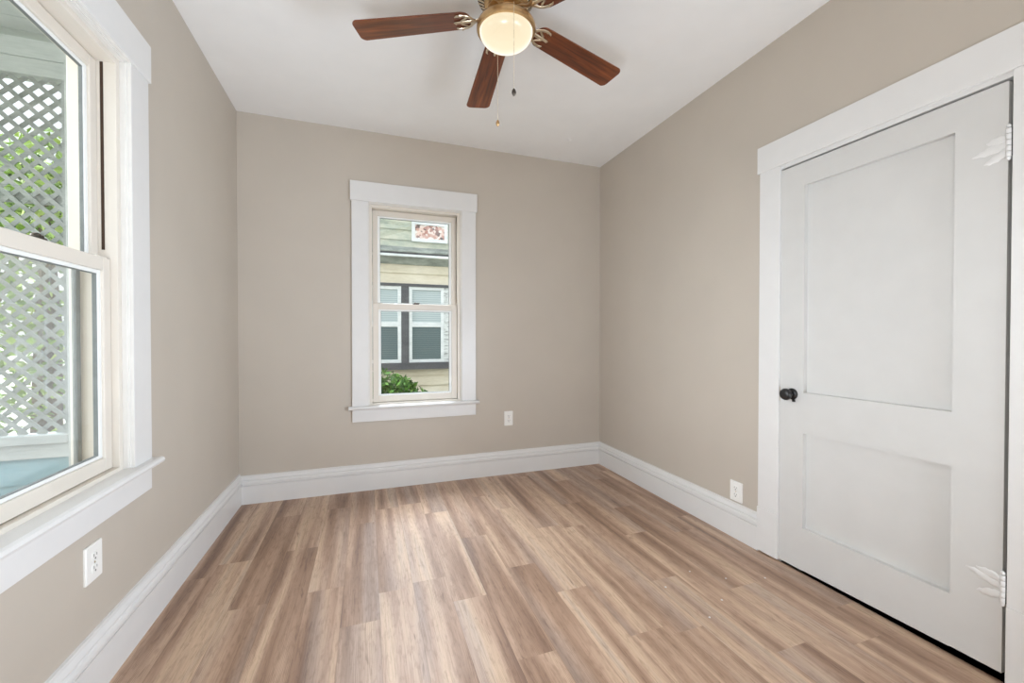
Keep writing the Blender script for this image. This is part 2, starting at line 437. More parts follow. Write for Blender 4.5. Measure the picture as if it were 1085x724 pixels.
# ------------------------------------------------------------------ windows
def make_window(name, P, w, label, cas_w, head_ov, stool_d, apron_h, screen):
    cx, z0, z1 = w['cx'], w['z0'], w['z1']
    root = empty(name, P(cx, 0, z0)); tag(root, label, 'window', kind='structure')
    B = lambda mb, a, b, d0, d1, c, e: mb.box(a, b, d0, d1, c, e, P)
    h = 0.358
    # flat casing: side boards and a slightly longer, thicker head board
    mb = MB()
    B(mb, cx - h - cas_w, cx - h, 0, 0.020, z0, z1); B(mb, cx + h, cx + h + cas_w, 0, 0.020, z0, z1)
    mb.build('side_casing', 'trim', root, 0.0015)
    mb = MB(); B(mb, cx - h - cas_w - head_ov, cx + h + cas_w + head_ov, 0, 0.026, z1, z1 + 0.146)
    mb.build('head_casing', 'trim', root, 0.0015)
    # sill board with horns, rounded nose, and apron below
    n = 0.012; prof = [(-0.035, -0.026), (stool_d - n, -0.026), (stool_d - 0.004, -0.022), (stool_d, -0.013), (stool_d - 0.004, -0.004), (stool_d - n, 0), (-0.035, 0)]
    e = cx + h + cas_w + 0.026; s = cx - h - cas_w - 0.026
    mb = MB(); mb.loops([[P(s, d, z0 + z) for d, z in prof if True], [P(e, d, z0 + z) for d, z in prof]])
    o = mb.build('window_sill', 'trim', root, 0.001)
    mb = MB(); B(mb, cx - h - cas_w, cx + h + cas_w, 0, 0.019, z0 - 0.026 - apron_h, z0 - 0.026); mb.build('apron', 'trim', root, 0.0015)
    # painted liner with stepped stops, three sides
    mb = MB()
    for k, (t, d0, d1) in enumerate(((0.002, -0.012, 0.0195), (0.007, -0.012, 0.009), (0.0095, -0.012, 0.004))):
        B(mb, cx - h - 0.01, cx - h + t, d0, d1, z0, z1 - t); B(mb, cx + h - t, cx + h + 0.01, d0, d1, z0, z1 - t)
        B(mb, cx - h - 0.01, cx + h + 0.01, d0, d1, z1 - t, z1 + 0.01)
    mb.build('stop_moulding', 'stop', root, 0.001)
    # vinyl frame
    f = 0.328
    mb = MB()
    B(mb, cx - f - 0.04, cx - f, -0.15, -0.012, z0 - 0.01, z1 + 0.012); B(mb, cx + f, cx + f + 0.04, -0.15, -0.012, z0 - 0.01, z1 + 0.012)
    B(mb, cx - f, cx + f, -0.15, -0.012, z1 - 0.030, z1 + 0.012)
    B(mb, cx - f, cx + f, -0.15, -0.012, z0 - 0.018, z0 + 0.014)
    B(mb, cx - f, cx + f, -0.15, -0.054, z0 + 0.014, z0 + 0.026)
    mb.build('window_frame', 'vinyl', root, 0.002)
    mb = MB()
    for sg in (-1, 1):
        a = cx + sg * f; B(mb, min(a, a - sg * 0.0012), max(a, a - sg * 0.0012), -0.057, -0.048, z0 + 0.8, z1 - 0.032)
    mb.build('balance_track', 'dark', root, label='dark slot of the sash track')
    zm0, zm1 = (1.372, 1.416) if not screen else (1.392, 1.438)

    def sash(nm, d0, d1, c, e, bot, top, stile, lockside):
        m = MB()
        B(m, cx - f + 0.003, cx - f + stile, d0, d1, c, e); B(m, cx + f - stile, cx + f - 0.003, d0, d1, c, e)
        B(m, cx - f + stile, cx + f - stile, d0, d1, c, c + bot); B(m, cx - f + stile, cx + f - stile, d0, d1, e - top, e)
        so = m.build(nm, 'vinyl', root, 0.0025)
        i = f - stile; m = MB(); q = 0.018; db = d1 - 0.008
        B(m, cx - i, cx - i + q, d0 + .004, db, c + bot, e - top); B(m, cx + i - q, cx + i, d0 + .004, db, c + bot, e - top)
        B(m, cx - i + q, cx + i - q, d0 + .004, db, c + bot, c + bot + q * .6); B(m, cx - i + q, cx + i - q, d0 + .004, db, e - top - q * .7, e - top)
        m.build('glazing_bead', 'bead', so, 0.002)
        m = MB(); i2 = i - q - 0.0005; t = 0.0022
        B(m, cx - i2, cx - i2 + t, d0 + .005, db - .003, c + bot + q * .6, e - top - q * .7); B(m, cx + i2 - t, cx + i2, d0 + .005, db - .003, c + bot + q * .6, e - top - q * .7)
        B(m, cx - i2, cx + i2, d0 + .005, db - .003, c + bot + q * .6, c + bot + q * .6 + t); B(m, cx - i2, cx + i2, d0 + .005, db - .003, e - top - q * .7 - t, e - top - q * .7)
        m.build('glass_seal', 'seal', so)
        m = MB(); dg = (d0 + d1) / 2 - 0.002
        m.faces([P(cx - i - .002, dg, c + bot - .002), P(cx + i + .002, dg, c + bot - .002), P(cx + i + .002, dg, e - top + .002), P(cx - i - .002, dg, e - top + .002)], [(0, 1, 2, 3)])
        m.build('glass_pane', 'glass', so)
        return so
    up = sash('upper_sash', -0.092, -0.066, zm0 - 0.002, z1 - 0.033, zm1 - zm0, 0.042, 0.040, 0)
    lo = sash('lower_sash', -0.060, -0.032, z0 + 0.016, zm1, 0.048, zm1 - zm0, 0.044, 1)
    # sash lock on the meeting rail, tilt latches at its ends
    m = MB(); B(m, cx - 0.024, cx + 0.024, -0.056, -0.036, zm1, zm1 + 0.006)
    m.lathe([(0.011, 0), (0.011, 0.008), (0.006, 0.012)], Matrix.Translation(P(cx - 0.004, -0.046, zm1 + 0.005)), 16)
    B(m, cx - 0.006, cx + 0.030, -0.054, -0.046, zm1 + 0.009, zm1 + 0.015)
    m.build('sash_lock', 'fob', lo, 0.001)
    m = MB()
    for sg in (-1, 1): B(m, cx + sg * 0.285 - 0.032, cx + sg * 0.285 + 0.032, -0.056, -0.038, zm1, zm1 + 0.005)
    m.build('tilt_latch', 'vinyl', lo, 0.001)
    if screen:
        m = MB(); g = 0.022
        B(m, cx - f, cx - f + g, -0.132, -0.118, z0 + 0.02, zm1); B(m, cx + f - g, cx + f, -0.132, -0.118, z0 + 0.02, zm1)
        B(m, cx - f + g, cx + f - g, -0.132, -0.118, z0 + 0.02, z0 + 0.02 + g); B(m, cx - f + g, cx + f - g, -0.132, -0.118, zm1 - g, zm1)
        sf = m.build('screen_frame', 'seal', root, 0.002)
        m = MB(); m.faces([P(cx - f + g, -0.125, z0 + 0.04), P(cx + f - g, -0.125, z0 + 0.04), P(cx + f - g, -0.125, zm1 - 0.02), P(cx - f + g, -0.125, zm1 - 0.02)], [(0, 1, 2, 3)])
        m.build('screen_mesh', 'screen', sf)
    return root


make_window('window_1', P_left, WLf, 'large white double hung window on the left looking onto a lattice porch', 0.128, 0.010, 0.054, 0.094, True)
make_window('window_2', P_back, WB, 'narrow white double hung window in the far wall', 0.115, 0.010, 0.048, 0.093, False)

# ------------------------------------------------------------------ door with casing
dr = empty('door_1', P_right(DY1, 0, 0)); tag(dr, 'white two panel door with black knob in the right wall', 'door', kind='structure')
B = lambda mb, a, b, d0, d1, c, e: mb.box(a, b, d0, d1, c, e, P_right)
mb = MB(); B(mb, DY1 + 0.001, DY1 + 0.116, 0, 0.020, 0.245, 2.032); B(mb, DY0 - 0.012 - 0.115, DY0 - 0.012, 0, 0.020, 0.245, 2.032); mb.build('side_casing', 'trim', dr, 0.0015)
mb = MB(); B(mb, DY0 - 0.14, DY1 + 0.128, 0, 0.025, 2.032, 2.170); mb.build('head_casing', 'trim', dr, 0.0015)
mb = MB(); B(mb, DY1 + 0.001, DY1 + 0.119, 0, 0.0235, 0.012, 0.245); mb.build('plinth_block', 'trim', dr, 0.0015)
mb = MB(); B(mb, DY0 - 0.012 - 0.118, DY0 - 0.012, 0, 0.0235, 0.006, 0.268); mb.build('plinth_block', 'trim', dr, 0.0015)
mb = MB(); B(mb, DY0 - 0.0135, DY1 + 0.0035, -0.12, 0.010, DZ + 0.010, DZ + 0.030)     # head jamb seen above the leaf
B(mb, DY0 - 0.0135, DY0 - 0.0105, -0.12, -0.002, 0.0, DZ + 0.010); B(mb, DY1 + 0.001, DY1 + 0.0035, -0.12, -0.002, 0.0, DZ + 0.010)
mb.build('door_jamb', 'trim', dr)
# leaf: stiles, rails and two sunk panels
DF, DBk, DP = 0.012, -0.036, -0.007
ya, yb = 0.884, 1.424
zA0, zA1, zB0, zB1 = 0.225, 0.690, 0.888, 1.895
mb = MB()
zb0, zb1 = 0.018, 0.034      # bottom edge runs slightly uphill to the hinge side
mb.faces([P_right(yb, DF, zb0), P_right(DY1, DF, zb0), P_right(DY1, DF, DZ), P_right(yb, DF, DZ), P_right(yb, DBk, zb0), P_right(DY1, DBk, zb0), P_right(DY1, DBk, DZ), P_right(yb, DBk, DZ)],
         [(0, 1, 2, 3), (4, 7, 6, 5), (0, 4, 5, 1), (1, 5, 6, 2), (2, 6, 7, 3), (3, 7, 4, 0)])
mb.faces([P_right(DY0, DF, zb1), P_right(ya, DF, zb1), P_right(ya, DF, DZ), P_right(DY0, DF, DZ), P_right(DY0, DBk, zb1), P_right(ya, DBk, zb1), P_right(ya, DBk, DZ), P_right(DY0, DBk, DZ)],
         [(0, 1, 2, 3), (4, 7, 6, 5), (0, 4, 5, 1), (1, 5, 6, 2), (2, 6, 7, 3), (3, 7, 4, 0)])
o = mb.build('door_stile', 'door', dr)
mb = MB()
zl, zr = 0.018 + 0.016 * (DY1 - yb) / (DY1 - DY0), 0.034 - 0.016 * (ya - DY0) / (DY1 - DY0)
mb.faces([P_right(ya, DF, zr), P_right(yb, DF, zl), P_right(yb, DF, zA0), P_right(ya, DF, zA0), P_right(ya, DBk, zr), P_right(yb, DBk, zl), P_right(yb, DBk, zA0), P_right(ya, DBk, zA0)],
         [(0, 1, 2, 3), (4, 7, 6, 5), (0, 4, 5, 1), (1, 5, 6, 2), (2, 6, 7, 3), (3, 7, 4, 0)])
B(mb, ya, yb, DBk, DF, zA1, zB0); B(mb, ya, yb, DBk, DF, zB1, DZ)
mb.build('door_rail', 'door', dr)
mb = MB(); B(mb, ya - .005, yb + .005, DBk + 0.004, DP - 0.004, zA0 - .005, zA1 + .005); mb.build('door_panel', 'door', dr)
mb = MB(); B(mb, ya - .005, yb + .005, DBk + 0.004, DP - 0.004, zB0 - .005, zB1 + .005); mb.build('door_panel', 'door', dr)
# knob
KM = Matrix.Translation(P_right(1.478, DF, 0.876)) @ Matrix.Rotation(R(-90), 4, 'Y')
kb = MB().lathe([(0.0, 0.0), (0.027, 0.0), (0.028, 0.004), (0.024, 0.009), (0.013, 0.012), (0.0115, 0.026), (0.016, 0.031), (0.0255, 0.036), (0.029, 0.044), (0.0285, 0.052), (0.024, 0.059), (0.017, 0.0625), (0.0, 0.0635)], KM, 40).build('door_knob', 'black', dr, smooth=True, label='round black knob')
mb = MB(); B(mb, 1.463, 1.475, DF, DF + 0.008, 0.838, 0.850); mb.build('knob_catch', 'black', kb, 0.001)
mb = MB(); B(mb, DY1 - 0.002, DY1 + 0.0012, DF - 0.002, DF + 0.001, 0.832, 0.905); mb.build('latch_plate', 'nickel', dr)
# hinges thick with paint: knuckles, plus a leaf of three leaf-shaped lobes lying on the door
random.seed(4)
for zc, lobes in ((1.800, ((0.016, 0.050, 0.0), (-0.004, 0.085, 0.012), (-0.030, 0.055, 0.022))), (0.322, ((0.026, 0.062, -0.012), (0.002, 0.088, -0.026), (-0.026, 0.060, 0.014)))):
    mb = MB(); y = DY0 - 0.003
    zz = zc - 0.047
    for k in range(5):
        mb.lathe([(0.0066, 0), (0.0075, 0.0015), (0.0075, 0.0155), (0.0066, 0.017)], Matrix.Translation(P_right(y, DF + 0.006, zz)), 14); zz += 0.0188
    mb.lathe([(0.002, 0), (0.006, 0.002), (0.006, 0.008), (0.003, 0.012)], Matrix.Translation(P_right(y, DF + 0.006, zc + 0.047)), 12)
    mb.lathe([(0.003, -0.012), (0.006, -0.008), (0.006, -0.001), (0.002, 0)], Matrix.Translation(P_right(y, DF + 0.006, zc - 0.047)), 12)
    hg = mb.build('hinge', 'trim', dr, smooth=True, label='white paint clogged butt hinge')
    mb = MB()
    for dz, ln, drop in lobes:
        rings = []
        for q in range(9):
            s_ = q / 8; wdt = 0.013 * math.sin(math.pi * min(1, 0.18 + s_ * 0.80)) + 0.002
            hh = 0.0032 * math.sin(math.pi * min(1, 0.25 + 0.74 * s_)) + 0.0006
            c_y = DY0 + 0.002 + s_ * ln; c_z = zc + dz - drop * s_ + 0.002 * math.sin(q * 2.3 + dz * 90)
            rings.append([P_right(c_y, DF + hh * max(0, math.sin(2 * math.pi * a / 12)) - (0.0005), c_z + wdt * math.cos(2 * math.pi * a / 12)) for a in range(12)])
        mb.loops(rings)
    mb.build('hinge_leaf', 'trim', hg, smooth=True)
    mb = MB(); B(mb, DY0 - 0.0118, DY0 - 0.0105, -0.002, 0.0206, zc - 0.046, zc + 0.046); mb.build('hinge_jamb_leaf', 'gap', hg)

# ------------------------------------------------------------------ wall outlets
def rrect(w, h, r, n=5):
    out = []
    for cx_, cy_, a0 in ((w / 2 - r, h / 2 - r, 0), (-w / 2 + r, h / 2 - r, 90), (-w / 2 + r, -h / 2 + r, 180), (w / 2 - r, -h / 2 + r, 270)):
        for k in range(n + 1):
            a = R(a0 + 90 * k / n); out.append((cx_ + r * math.cos(a), cy_ + r * math.sin(a)))
    return out


def make_outlet(loc, rz, w, h, label):
    # local frame: x along the wall, y up (after rotation), z out of the wall
    root = empty('wall_outlet', loc, True, (R(90), 0, rz)); tag(root, label, 'outlet', 'white duplex outlets')
    MB().loops([[Vector((x, y, 0)) for x, y in rrect(w, h, 0.004)], [Vector((x, y, 0.0045)) for x, y in rrect(w, h, 0.004)],
                [Vector((x, y, 0.0075)) for x, y in rrect(w - 0.007, h - 0.007, 0.003)]]).build('cover_plate', 'plate', root)
    for s in (1, -1):
        cy = s * 0.0195
        mb = MB(); ring = []
        for k in range(28):
            a = 2 * math.pi * k / 28; ring.append((0.0172 * math.cos(a), max(-0.0145, min(0.0145, 0.0172 * math.sin(a)))))
        mb.prism([(x, y + cy) for x, y in ring], 0.007, 0.0095)
        rc = mb.build('receptacle', 'plate', root, 0.0006); rc['_local'] = True
        mb = MB(); mb.box(-0.0085, -0.0058, cy - 0.001, cy + 0.0085, 0.0090, 0.0098); mb.box(0.0058, 0.0085, cy, cy + 0.0080, 0.0090, 0.0098)
        mb.lathe([(0.0034, 0.0090), (0.0034, 0.0098)], Matrix.Translation((0, cy - 0.0075, 0)), 14)
        mb.build('socket_slots', 'slot', rc)
    MB().lathe([(0.0036, 0.007), (0.0036, 0.0084), (0.002, 0.0092)], None, 14).build('plate_screw', 'nickel', root)
    return root


make_outlet(P_left(1.692, 0.0005, 0.436), R(90), 0.086, 0.120, 'white electrical outlet on the left wall below the porch window')
make_outlet(P_back(1.127, 0.0005, 0.470), 0, 0.076, 0.122, 'white electrical outlet on the far wall right of the narrow window')
make_outlet(P_right(1.813, 0.0005, 0.268), R(-90), 0.083, 0.114, 'white electrical outlet low on the right wall beside the door casing')

# ------------------------------------------------------------------ ceiling fan with light
FX, FY = 0.556, 1.661
fan = empty('ceiling_fan', (FX, FY, ZC)); tag(fan, 'five blade walnut brown ceiling fan with brass housing and lit round globe', 'ceiling fan')
FM = Matrix.Translation((FX, FY, 0))
MB().lathe([(0.0, ZC), (0.085, ZC), (0.088, ZC - 0.012), (0.080, ZC - 0.045), (0.085, ZC - 0.060)], FM, 48).build('ceiling_canopy', 'brass', fan, smooth=True)
# motor housing with ribbed lower skirt
mh = MB().lathe([(0.085, ZC - 0.058), (0.112, ZC - 0.066), (0.122, ZC - 0.082), (0.124, ZC - 0.110), (0.118, ZC - 0.128), (0.092, ZC - 0.150), (0.072, ZC - 0.160), (0.0, ZC - 0.160)], FM, 56).build('motor_housing', 'brass', fan, smooth=True)
mb = MB()
for k in range(36):
    a = 2 * math.pi * k / 36; pts = []
    for q in range(5):
        s_ = q / 4; rr = 0.119 - 0.028 * s_; z = ZC - 0.127 - 0.0235 * s_; aa = a + 0.12 * s_
        pts.append((FX + rr * math.cos(aa), FY + rr * math.sin(aa), z))
    mb.tube(pts, 0.0036, 6)
mb.build('housing_ribs', 'nickel', mh, smooth=True)
mb = MB()
for k in range(36):
    a = 2 * math.pi * (k + .5) / 36; pts = []
    for q in range(4):
        s_ = q / 3; rr = 0.1185 - 0.026 * s_; z = ZC - 0.1272 - 0.0215 * s_; aa = a + 0.12 * s_
        pts.append((FX + rr * math.cos(aa), FY + rr * math.sin(aa), z))
    mb.tube(pts, 0.0028, 5)
mb.build('vent_slots', 'gap', mh)
ZH = 2.505                                           # blade plane at the hub
MB().lathe([(0.070, 2.546), (0.078, 2.540), (0.078, 2.528), (0.060, 2.520), (0.058, 2.488), (0.064, 2.480), (0.092, 2.474), (0.118, 2.468), (0.123, 2.460), (0.124, 2.446), (0.119, 2.438), (0.112, 2.437), (0.112, 2.446)], FM, 56, False).build('light_fitter', 'brass', fan, smooth=True)
prof = [(0.111, 2.446)]
for k in range(15):
    a = R(90 * k / 14); prof.append((0.111 * math.cos(a) ** 0.85 if k < 14 else 0.0, 2.438 - 0.058 * math.sin(a)))
MB().lathe(prof, FM, 56).build('light_globe', 'globe', fan, smooth=True, label='glowing cream frosted glass bowl')
# blades: five, 72 degrees apart, slightly drooping and pitched
def outline(r0, r1, w0, w1):
    pts = []
    def arc(cx_, cy_, r, a0, a1, n=8):
        for k in range(n + 1):
            a = R(a0 + (a1 - a0) * k / n); pts.append((cx_ + r * math.cos(a), cy_ + r * math.sin(a)))
    q = 0.028
    arc(r1 - q, w1 / 2 - q, q, 75, 0); arc(r1 - q, -w1 / 2 + q, q, 0, -75)
    q0 = 0.042
    arc(r0 + q0, -w0 / 2 + q0, q0, -95, -180); arc(r0 + q0, w0 / 2 - q0, q0, 180, 95)
    return pts


BR0, BR1 = 0.150, 0.640
PITCH, DROOP = -6, 3.6
for k in range(5):
    a = 86.3 + 72 * k
    Mx = Matrix.Translation((FX, FY, ZH)) @ Matrix.Rotation(R(a), 4, 'Z') @ Matrix.Rotation(R(DROOP), 4, 'Y') @ Matrix.Rotation(R(PITCH), 4, 'X')
    # each blade keeps its own local frame (grain runs along its length)
    bl = MB().prism(outline(BR0, BR1, 0.108, 0.134), -0.003, 0.003).build('fan_blade', 'blade', None, 0.0016)
    bl.parent = fan; bl.matrix_local = Matrix.Translation((-FX, -FY, -ZC)) @ Mx
    bl['_local'] = True
    mb = MB(); zt = -0.0065
    mb.tube([(0.062, 0, 0.016), (0.085, 0, 0.010), (0.110, 0, -0.002), (0.135, 0, zt), (0.165, 0, zt), (0.215, 0, zt), (0.222, 0, zt)], [0.012, 0.011, 0.010, 0.009, 0.008, 0.006, 0.002], 10, 0.5)
    for sg in (-1, 1):
        mb.tube([(0.128, 0, zt), (0.142, sg * 0.014, zt), (0.152, sg * 0.027, zt), (0.168, sg * 0.037, zt), (0.188, sg * 0.042, zt), (0.206, sg * 0.040, zt), (0.214, sg * 0.034, zt)], [0.007, 0.0065, 0.006, 0.006, 0.0058, 0.005, 0.0022], 8, 0.55)
        mb.tube([(0.196, 0, zt), (0.186, sg * 0.012, zt), (0.172, sg * 0.020, zt), (0.160, sg * 0.030, zt)], [0.004, 0.0048, 0.0048, 0.003], 8, 0.55)
        mb.lathe([(0.0, -0.002), (0.0045, -0.001), (0.0045, 0.003)], Matrix.Translation((0.190, sg * 0.041, zt - 0.004)), 12)
    mb.lathe([(0.0, -0.002), (0.0045, -0.001), (0.0045, 0.003)], Matrix.Translation((0.212, 0, zt - 0.004)), 12)
    ir = mb.build('blade_bracket', 'nickel', bl, smooth=True, label='pale metal scrolled blade bracket')


def chain(x, y, z0, z1, mat, fob):
    mb = MB(); n = int((z0 - z1) / 0.0055)
    mb.tube([(x, y, z0), (x, y, z1)], 0.0007, 5)
    for i in range(n):
        z = z0 - (i + .5) * (z0 - z1) / n
        mb.lathe([(0.0002, z + .0017), (0.0016, z), (0.0002, z - .0017)], Matrix.Translation((x, y, 0)), 6)
    ch = mb.build('pull_chain', 'nickel', fan)
    MB().lathe([(0.001, z1), (0.004, z1 - 0.003), (0.0075, z1 - 0.011), (0.0085, z1 - 0.017), (0.0065, z1 - 0.024), (0.002, z1 - 0.030), (0.0, z1 - 0.031)], Matrix.Translation((x, y, 0)), 18).build('chain_fob', fob, ch, smooth=True)


chain(0.556, 1.780, 2.470, 2.133, 'nickel', 'brass')
chain(0.543, 1.527, 2.464, 2.128, 'nickel', 'fob')

# plaster patch on the ceiling near the far right corner
mb = MB(); random.seed(9)
mb.lathe([(0.0, ZC - 0.006), (0.010, ZC - 0.005), (0.016, ZC - 0.002), (0.024, ZC + 0.001)], Matrix.Translation((1.50, 2.93, 0)), 18)
mb.lathe([(0.0, ZC - 0.003), (0.012, ZC - 0.002), (0.022, ZC + 0.001)], Matrix.Translation((1.48, 2.90, 0)), 14)
tag(mb.build('trim_1', 'ceiling', smooth=True), 'small painted over lump on the ceiling', 'ceiling patch', kind='structure')

# paint flecks dropped on the planks near the door
random.seed(3)
for i, (x, y) in enumerate(((1.50, 1.625), (1.30, 1.56), (1.62, 1.52), (1.47, 1.40), (1.80, 1.46), (1.33, 1.33))):
    pts = [((0.003 + 0.003 * random.random()) * math.cos(a * math.pi / 4), (0.003 + 0.003 * random.random()) * math.sin(a * math.pi / 4)) for a in range(8)]
    o = MB().prism(pts, 0.0, 0.0012).build('paint_fleck', 'trim'); o.location = (x, y, 0.0002)
    tag(o, 'tiny white paint fleck on the plank floor near the door', 'paint fleck', 'paint flecks on the floor')

# ------------------------------------------------------------------ outside: ground, neighbouring house, shrubs, porch
M['ground'] = siding_mat('garden_ground', lin(150, 146, 135), lin(180, 176, 164), lin(150, 160, 120), 1.2)
M['side_low'] = siding_mat('cream_siding', lin(190, 181, 160), lin(205, 197, 178), lin(213, 206, 189), 1.5)
M['side_up'] = siding_mat('mossy_siding', lin(138, 150, 140), lin(172, 176, 160), lin(192, 190, 174), 2.6)
M['ledge'] = siding_mat('weathered_ledge', lin(96, 102, 98), lin(132, 138, 132), lin(160, 166, 158), 3.0)
M['ext_white'] = siding_mat('exterior_white', lin(196, 201, 202), lin(210, 214, 215), lin(219, 222, 222), 3.0)
M['peel'] = siding_mat('peeling_white', lin(110, 114, 112), lin(196, 200, 200), lin(212, 215, 214), 12.0)
M['grey'] = siding_mat('grey_trim', lin(70, 72, 76), lin(80, 82, 86), lin(90, 92, 96), 3.0)
M['teal'] = siding_mat('teal_siding', lin(112, 152, 163), lin(121, 161, 171), lin(130, 168, 177), 2.0)
M['porch'] = siding_mat('porch_paint', lin(164, 170, 167), lin(177, 183, 180), lin(186, 191, 188), 2.0)
M['lattice'] = siding_mat('lattice_paint', lin(126, 132, 128), lin(144, 150, 146), lin(158, 163, 159), 4.0)


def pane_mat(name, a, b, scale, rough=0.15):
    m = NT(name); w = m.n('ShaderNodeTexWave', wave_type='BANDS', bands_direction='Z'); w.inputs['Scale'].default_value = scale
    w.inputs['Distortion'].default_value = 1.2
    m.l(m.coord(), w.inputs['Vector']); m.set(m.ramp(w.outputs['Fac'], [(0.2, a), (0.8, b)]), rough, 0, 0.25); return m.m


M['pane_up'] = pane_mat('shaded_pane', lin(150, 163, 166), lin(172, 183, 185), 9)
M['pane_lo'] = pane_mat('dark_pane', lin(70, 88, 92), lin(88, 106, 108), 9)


def leaf_reflection():  # leaf reflections painted into the pane as coloured cells
    m = NT('leaf_reflection_pane'); v = m.n('ShaderNodeTexVoronoi'); v.inputs['Scale'].default_value = 22
    m.l(m.coord(), v.inputs['Vector']); sp = m.n('ShaderNodeSeparateColor'); m.l(v.outputs['Color'], sp.inputs[0])
    m.set(m.ramp(sp.outputs[0], [(0.1, lin(92, 88, 90)), (0.35, lin(176, 132, 122)), (0.6, lin(206, 180, 170)), (0.9, lin(222, 216, 212))]), 0.2); return m.m


M['pane_reflection'] = leaf_reflection()
gd = MB().box(-60, 60, -40, 90, -0.75, -0.65).build('ground', 'ground'); tag(gd, 'pale ground outside the windows', 'ground', kind='structure')

YN = 7.0
nh = empty('neighboring_house', (0.8, YN, -0.65)); tag(nh, 'weathered cream clapboard house seen through the narrow far window', 'house')


def siding(name, x0, x1, z0, z1, first, step, mat, holes=()):
    mb = MB(); z = first
    while z > z0: z -= step
    while z < z1:
        a, b = max(z, z0), min(z + step, z1)
        cuts = [(x0, x1)]
        for h in holes:
            if a < h[3] and b > h[2]:
                cuts = [q for c in cuts for q in ((c[0], min(c[1], h[0])), (max(c[0], h[1]), c[1])) if q[1] - q[0] > 0.01] if True else cuts
        for c0, c1 in cuts:
            mb.faces([(c0, YN - 0.022, a), (c1, YN - 0.022, a), (c1, YN - 0.004, b), (c0, YN - 0.004, b), (c0, YN + 0.02, a), (c1, YN + 0.02, a), (c1, YN + 0.02, b), (c0, YN + 0.02, b)],
                     [(0, 1, 2, 3), (4, 7, 6, 5), (0, 4, 5, 1), (1, 5, 6, 2), (2, 6, 7, 3), (3, 7, 4, 0)])
        z += step
    return mb.build(name, mat, nh)


siding('lower_siding', -2.5, 5.0, -0.65, 2.35, 0.354, 0.168, 'side_low')
siding('upper_siding', -2.5, 5.0, 2.60, 3.9, 2.745, 0.168, 'side_up')
MB().box(-2.5, 5.0, YN + 0.02, YN + 4.5, -0.65, 3.9).build('house_body', 'side_low', nh)
mb = MB(); mb.loops([[(x, YN - 0.02, 2.635), (x, YN - 0.16, 2.545), (x, YN - 0.16, 2.520), (x, YN, 2.520)] for x in (-2.5, 5.0)]); mb.build('ledge_shingles', 'ledge', nh)
MB().box(-2.5, 5.0, YN - 0.15, YN, 2.487, 2.520).build('ledge_soffit', 'grey', nh)
MB().box(-2.5, 5.0, YN - 0.165, YN - 0.02, 2.452, 2.487).build('ledge_fascia', 'ext_white', nh)
mb = MB(); mb.loops([[(x, YN - 0.12, 2.452), (x, YN - 0.03, 2.345), (x, YN, 2.345), (x, YN, 2.452)] for x in (-2.5, 5.0)]); mb.build('ledge_moulding', 'ledge', nh)
mb = MB(); mb.loops([[(x, YN - 0.3, 3.80), (x, YN - 0.3, 3.92), (x, YN + 2.2, 5.3), (x, YN + 4.8, 3.92), (x, YN + 4.8, 3.80)] for x in (-2.8, 5.3)]); mb.build('roof', 'ledge', nh)


def house_window(x0, x1, z0, z1, mid, fw, name):
    mb = MB(); y0, y1 = YN - 0.045, YN
    mb.box(x0, x0 + fw, y0, y1, z0, z1).box(x1 - fw, x1, y0, y1, z0, z1).box(x0 + fw, x1 - fw, y0, y1, z0, z0 + fw).box(x0 + fw, x1 - fw, y0, y1, z1 - fw, z1)
    if mid: mb.box(x0 + fw, x1 - fw, y0 + .005, y1, mid - 0.04, mid + 0.04)
    w = mb.build(name, 'ext_white', nh, 0.004)
    if mid:
        MB().box(x0 + fw, x1 - fw, YN - 0.026, YN - 0.02, mid + .04, z1 - fw).build('upper_pane', 'pane_up', w)
        MB().box(x0 + fw, x1 - fw, YN - 0.026, YN - 0.02, z0 + fw, mid - .04).build('lower_pane', 'pane_lo', w)
    else:
        MB().box(x0 + fw, x1 - fw, YN - 0.026, YN - 0.02, z0 + fw, z1 - fw).build('leaf_reflection_pane', 'pane_reflection', w)


house_window(-0.05, 0.527, 0.735, 1.985, 1.362, 0.055, 'house_window')
house_window(0.648, 1.224, 0.735, 1.985, 1.362, 0.052, 'house_window')
house_window(0.697, 1.29, 2.73, 3.066, None, 0.055, 'attic_window')
MB().box(0.527, 0.648, YN - 0.05, YN, 0.735, 1.985).build('window_mullion', 'grey', nh)
MB().box(-0.2, 1.36, YN - 0.06, YN, 1.985, 2.030).build('window_head', 'grey', nh)
MB().box(1.224, 1.345, YN - 0.04, YN, 0.735, 1.985).build('window_casing', 'peel', nh)
MB().box(-0.25, 1.40, YN - 0.09, YN, 0.625, 0.735).build('window_sill', 'grey', nh)


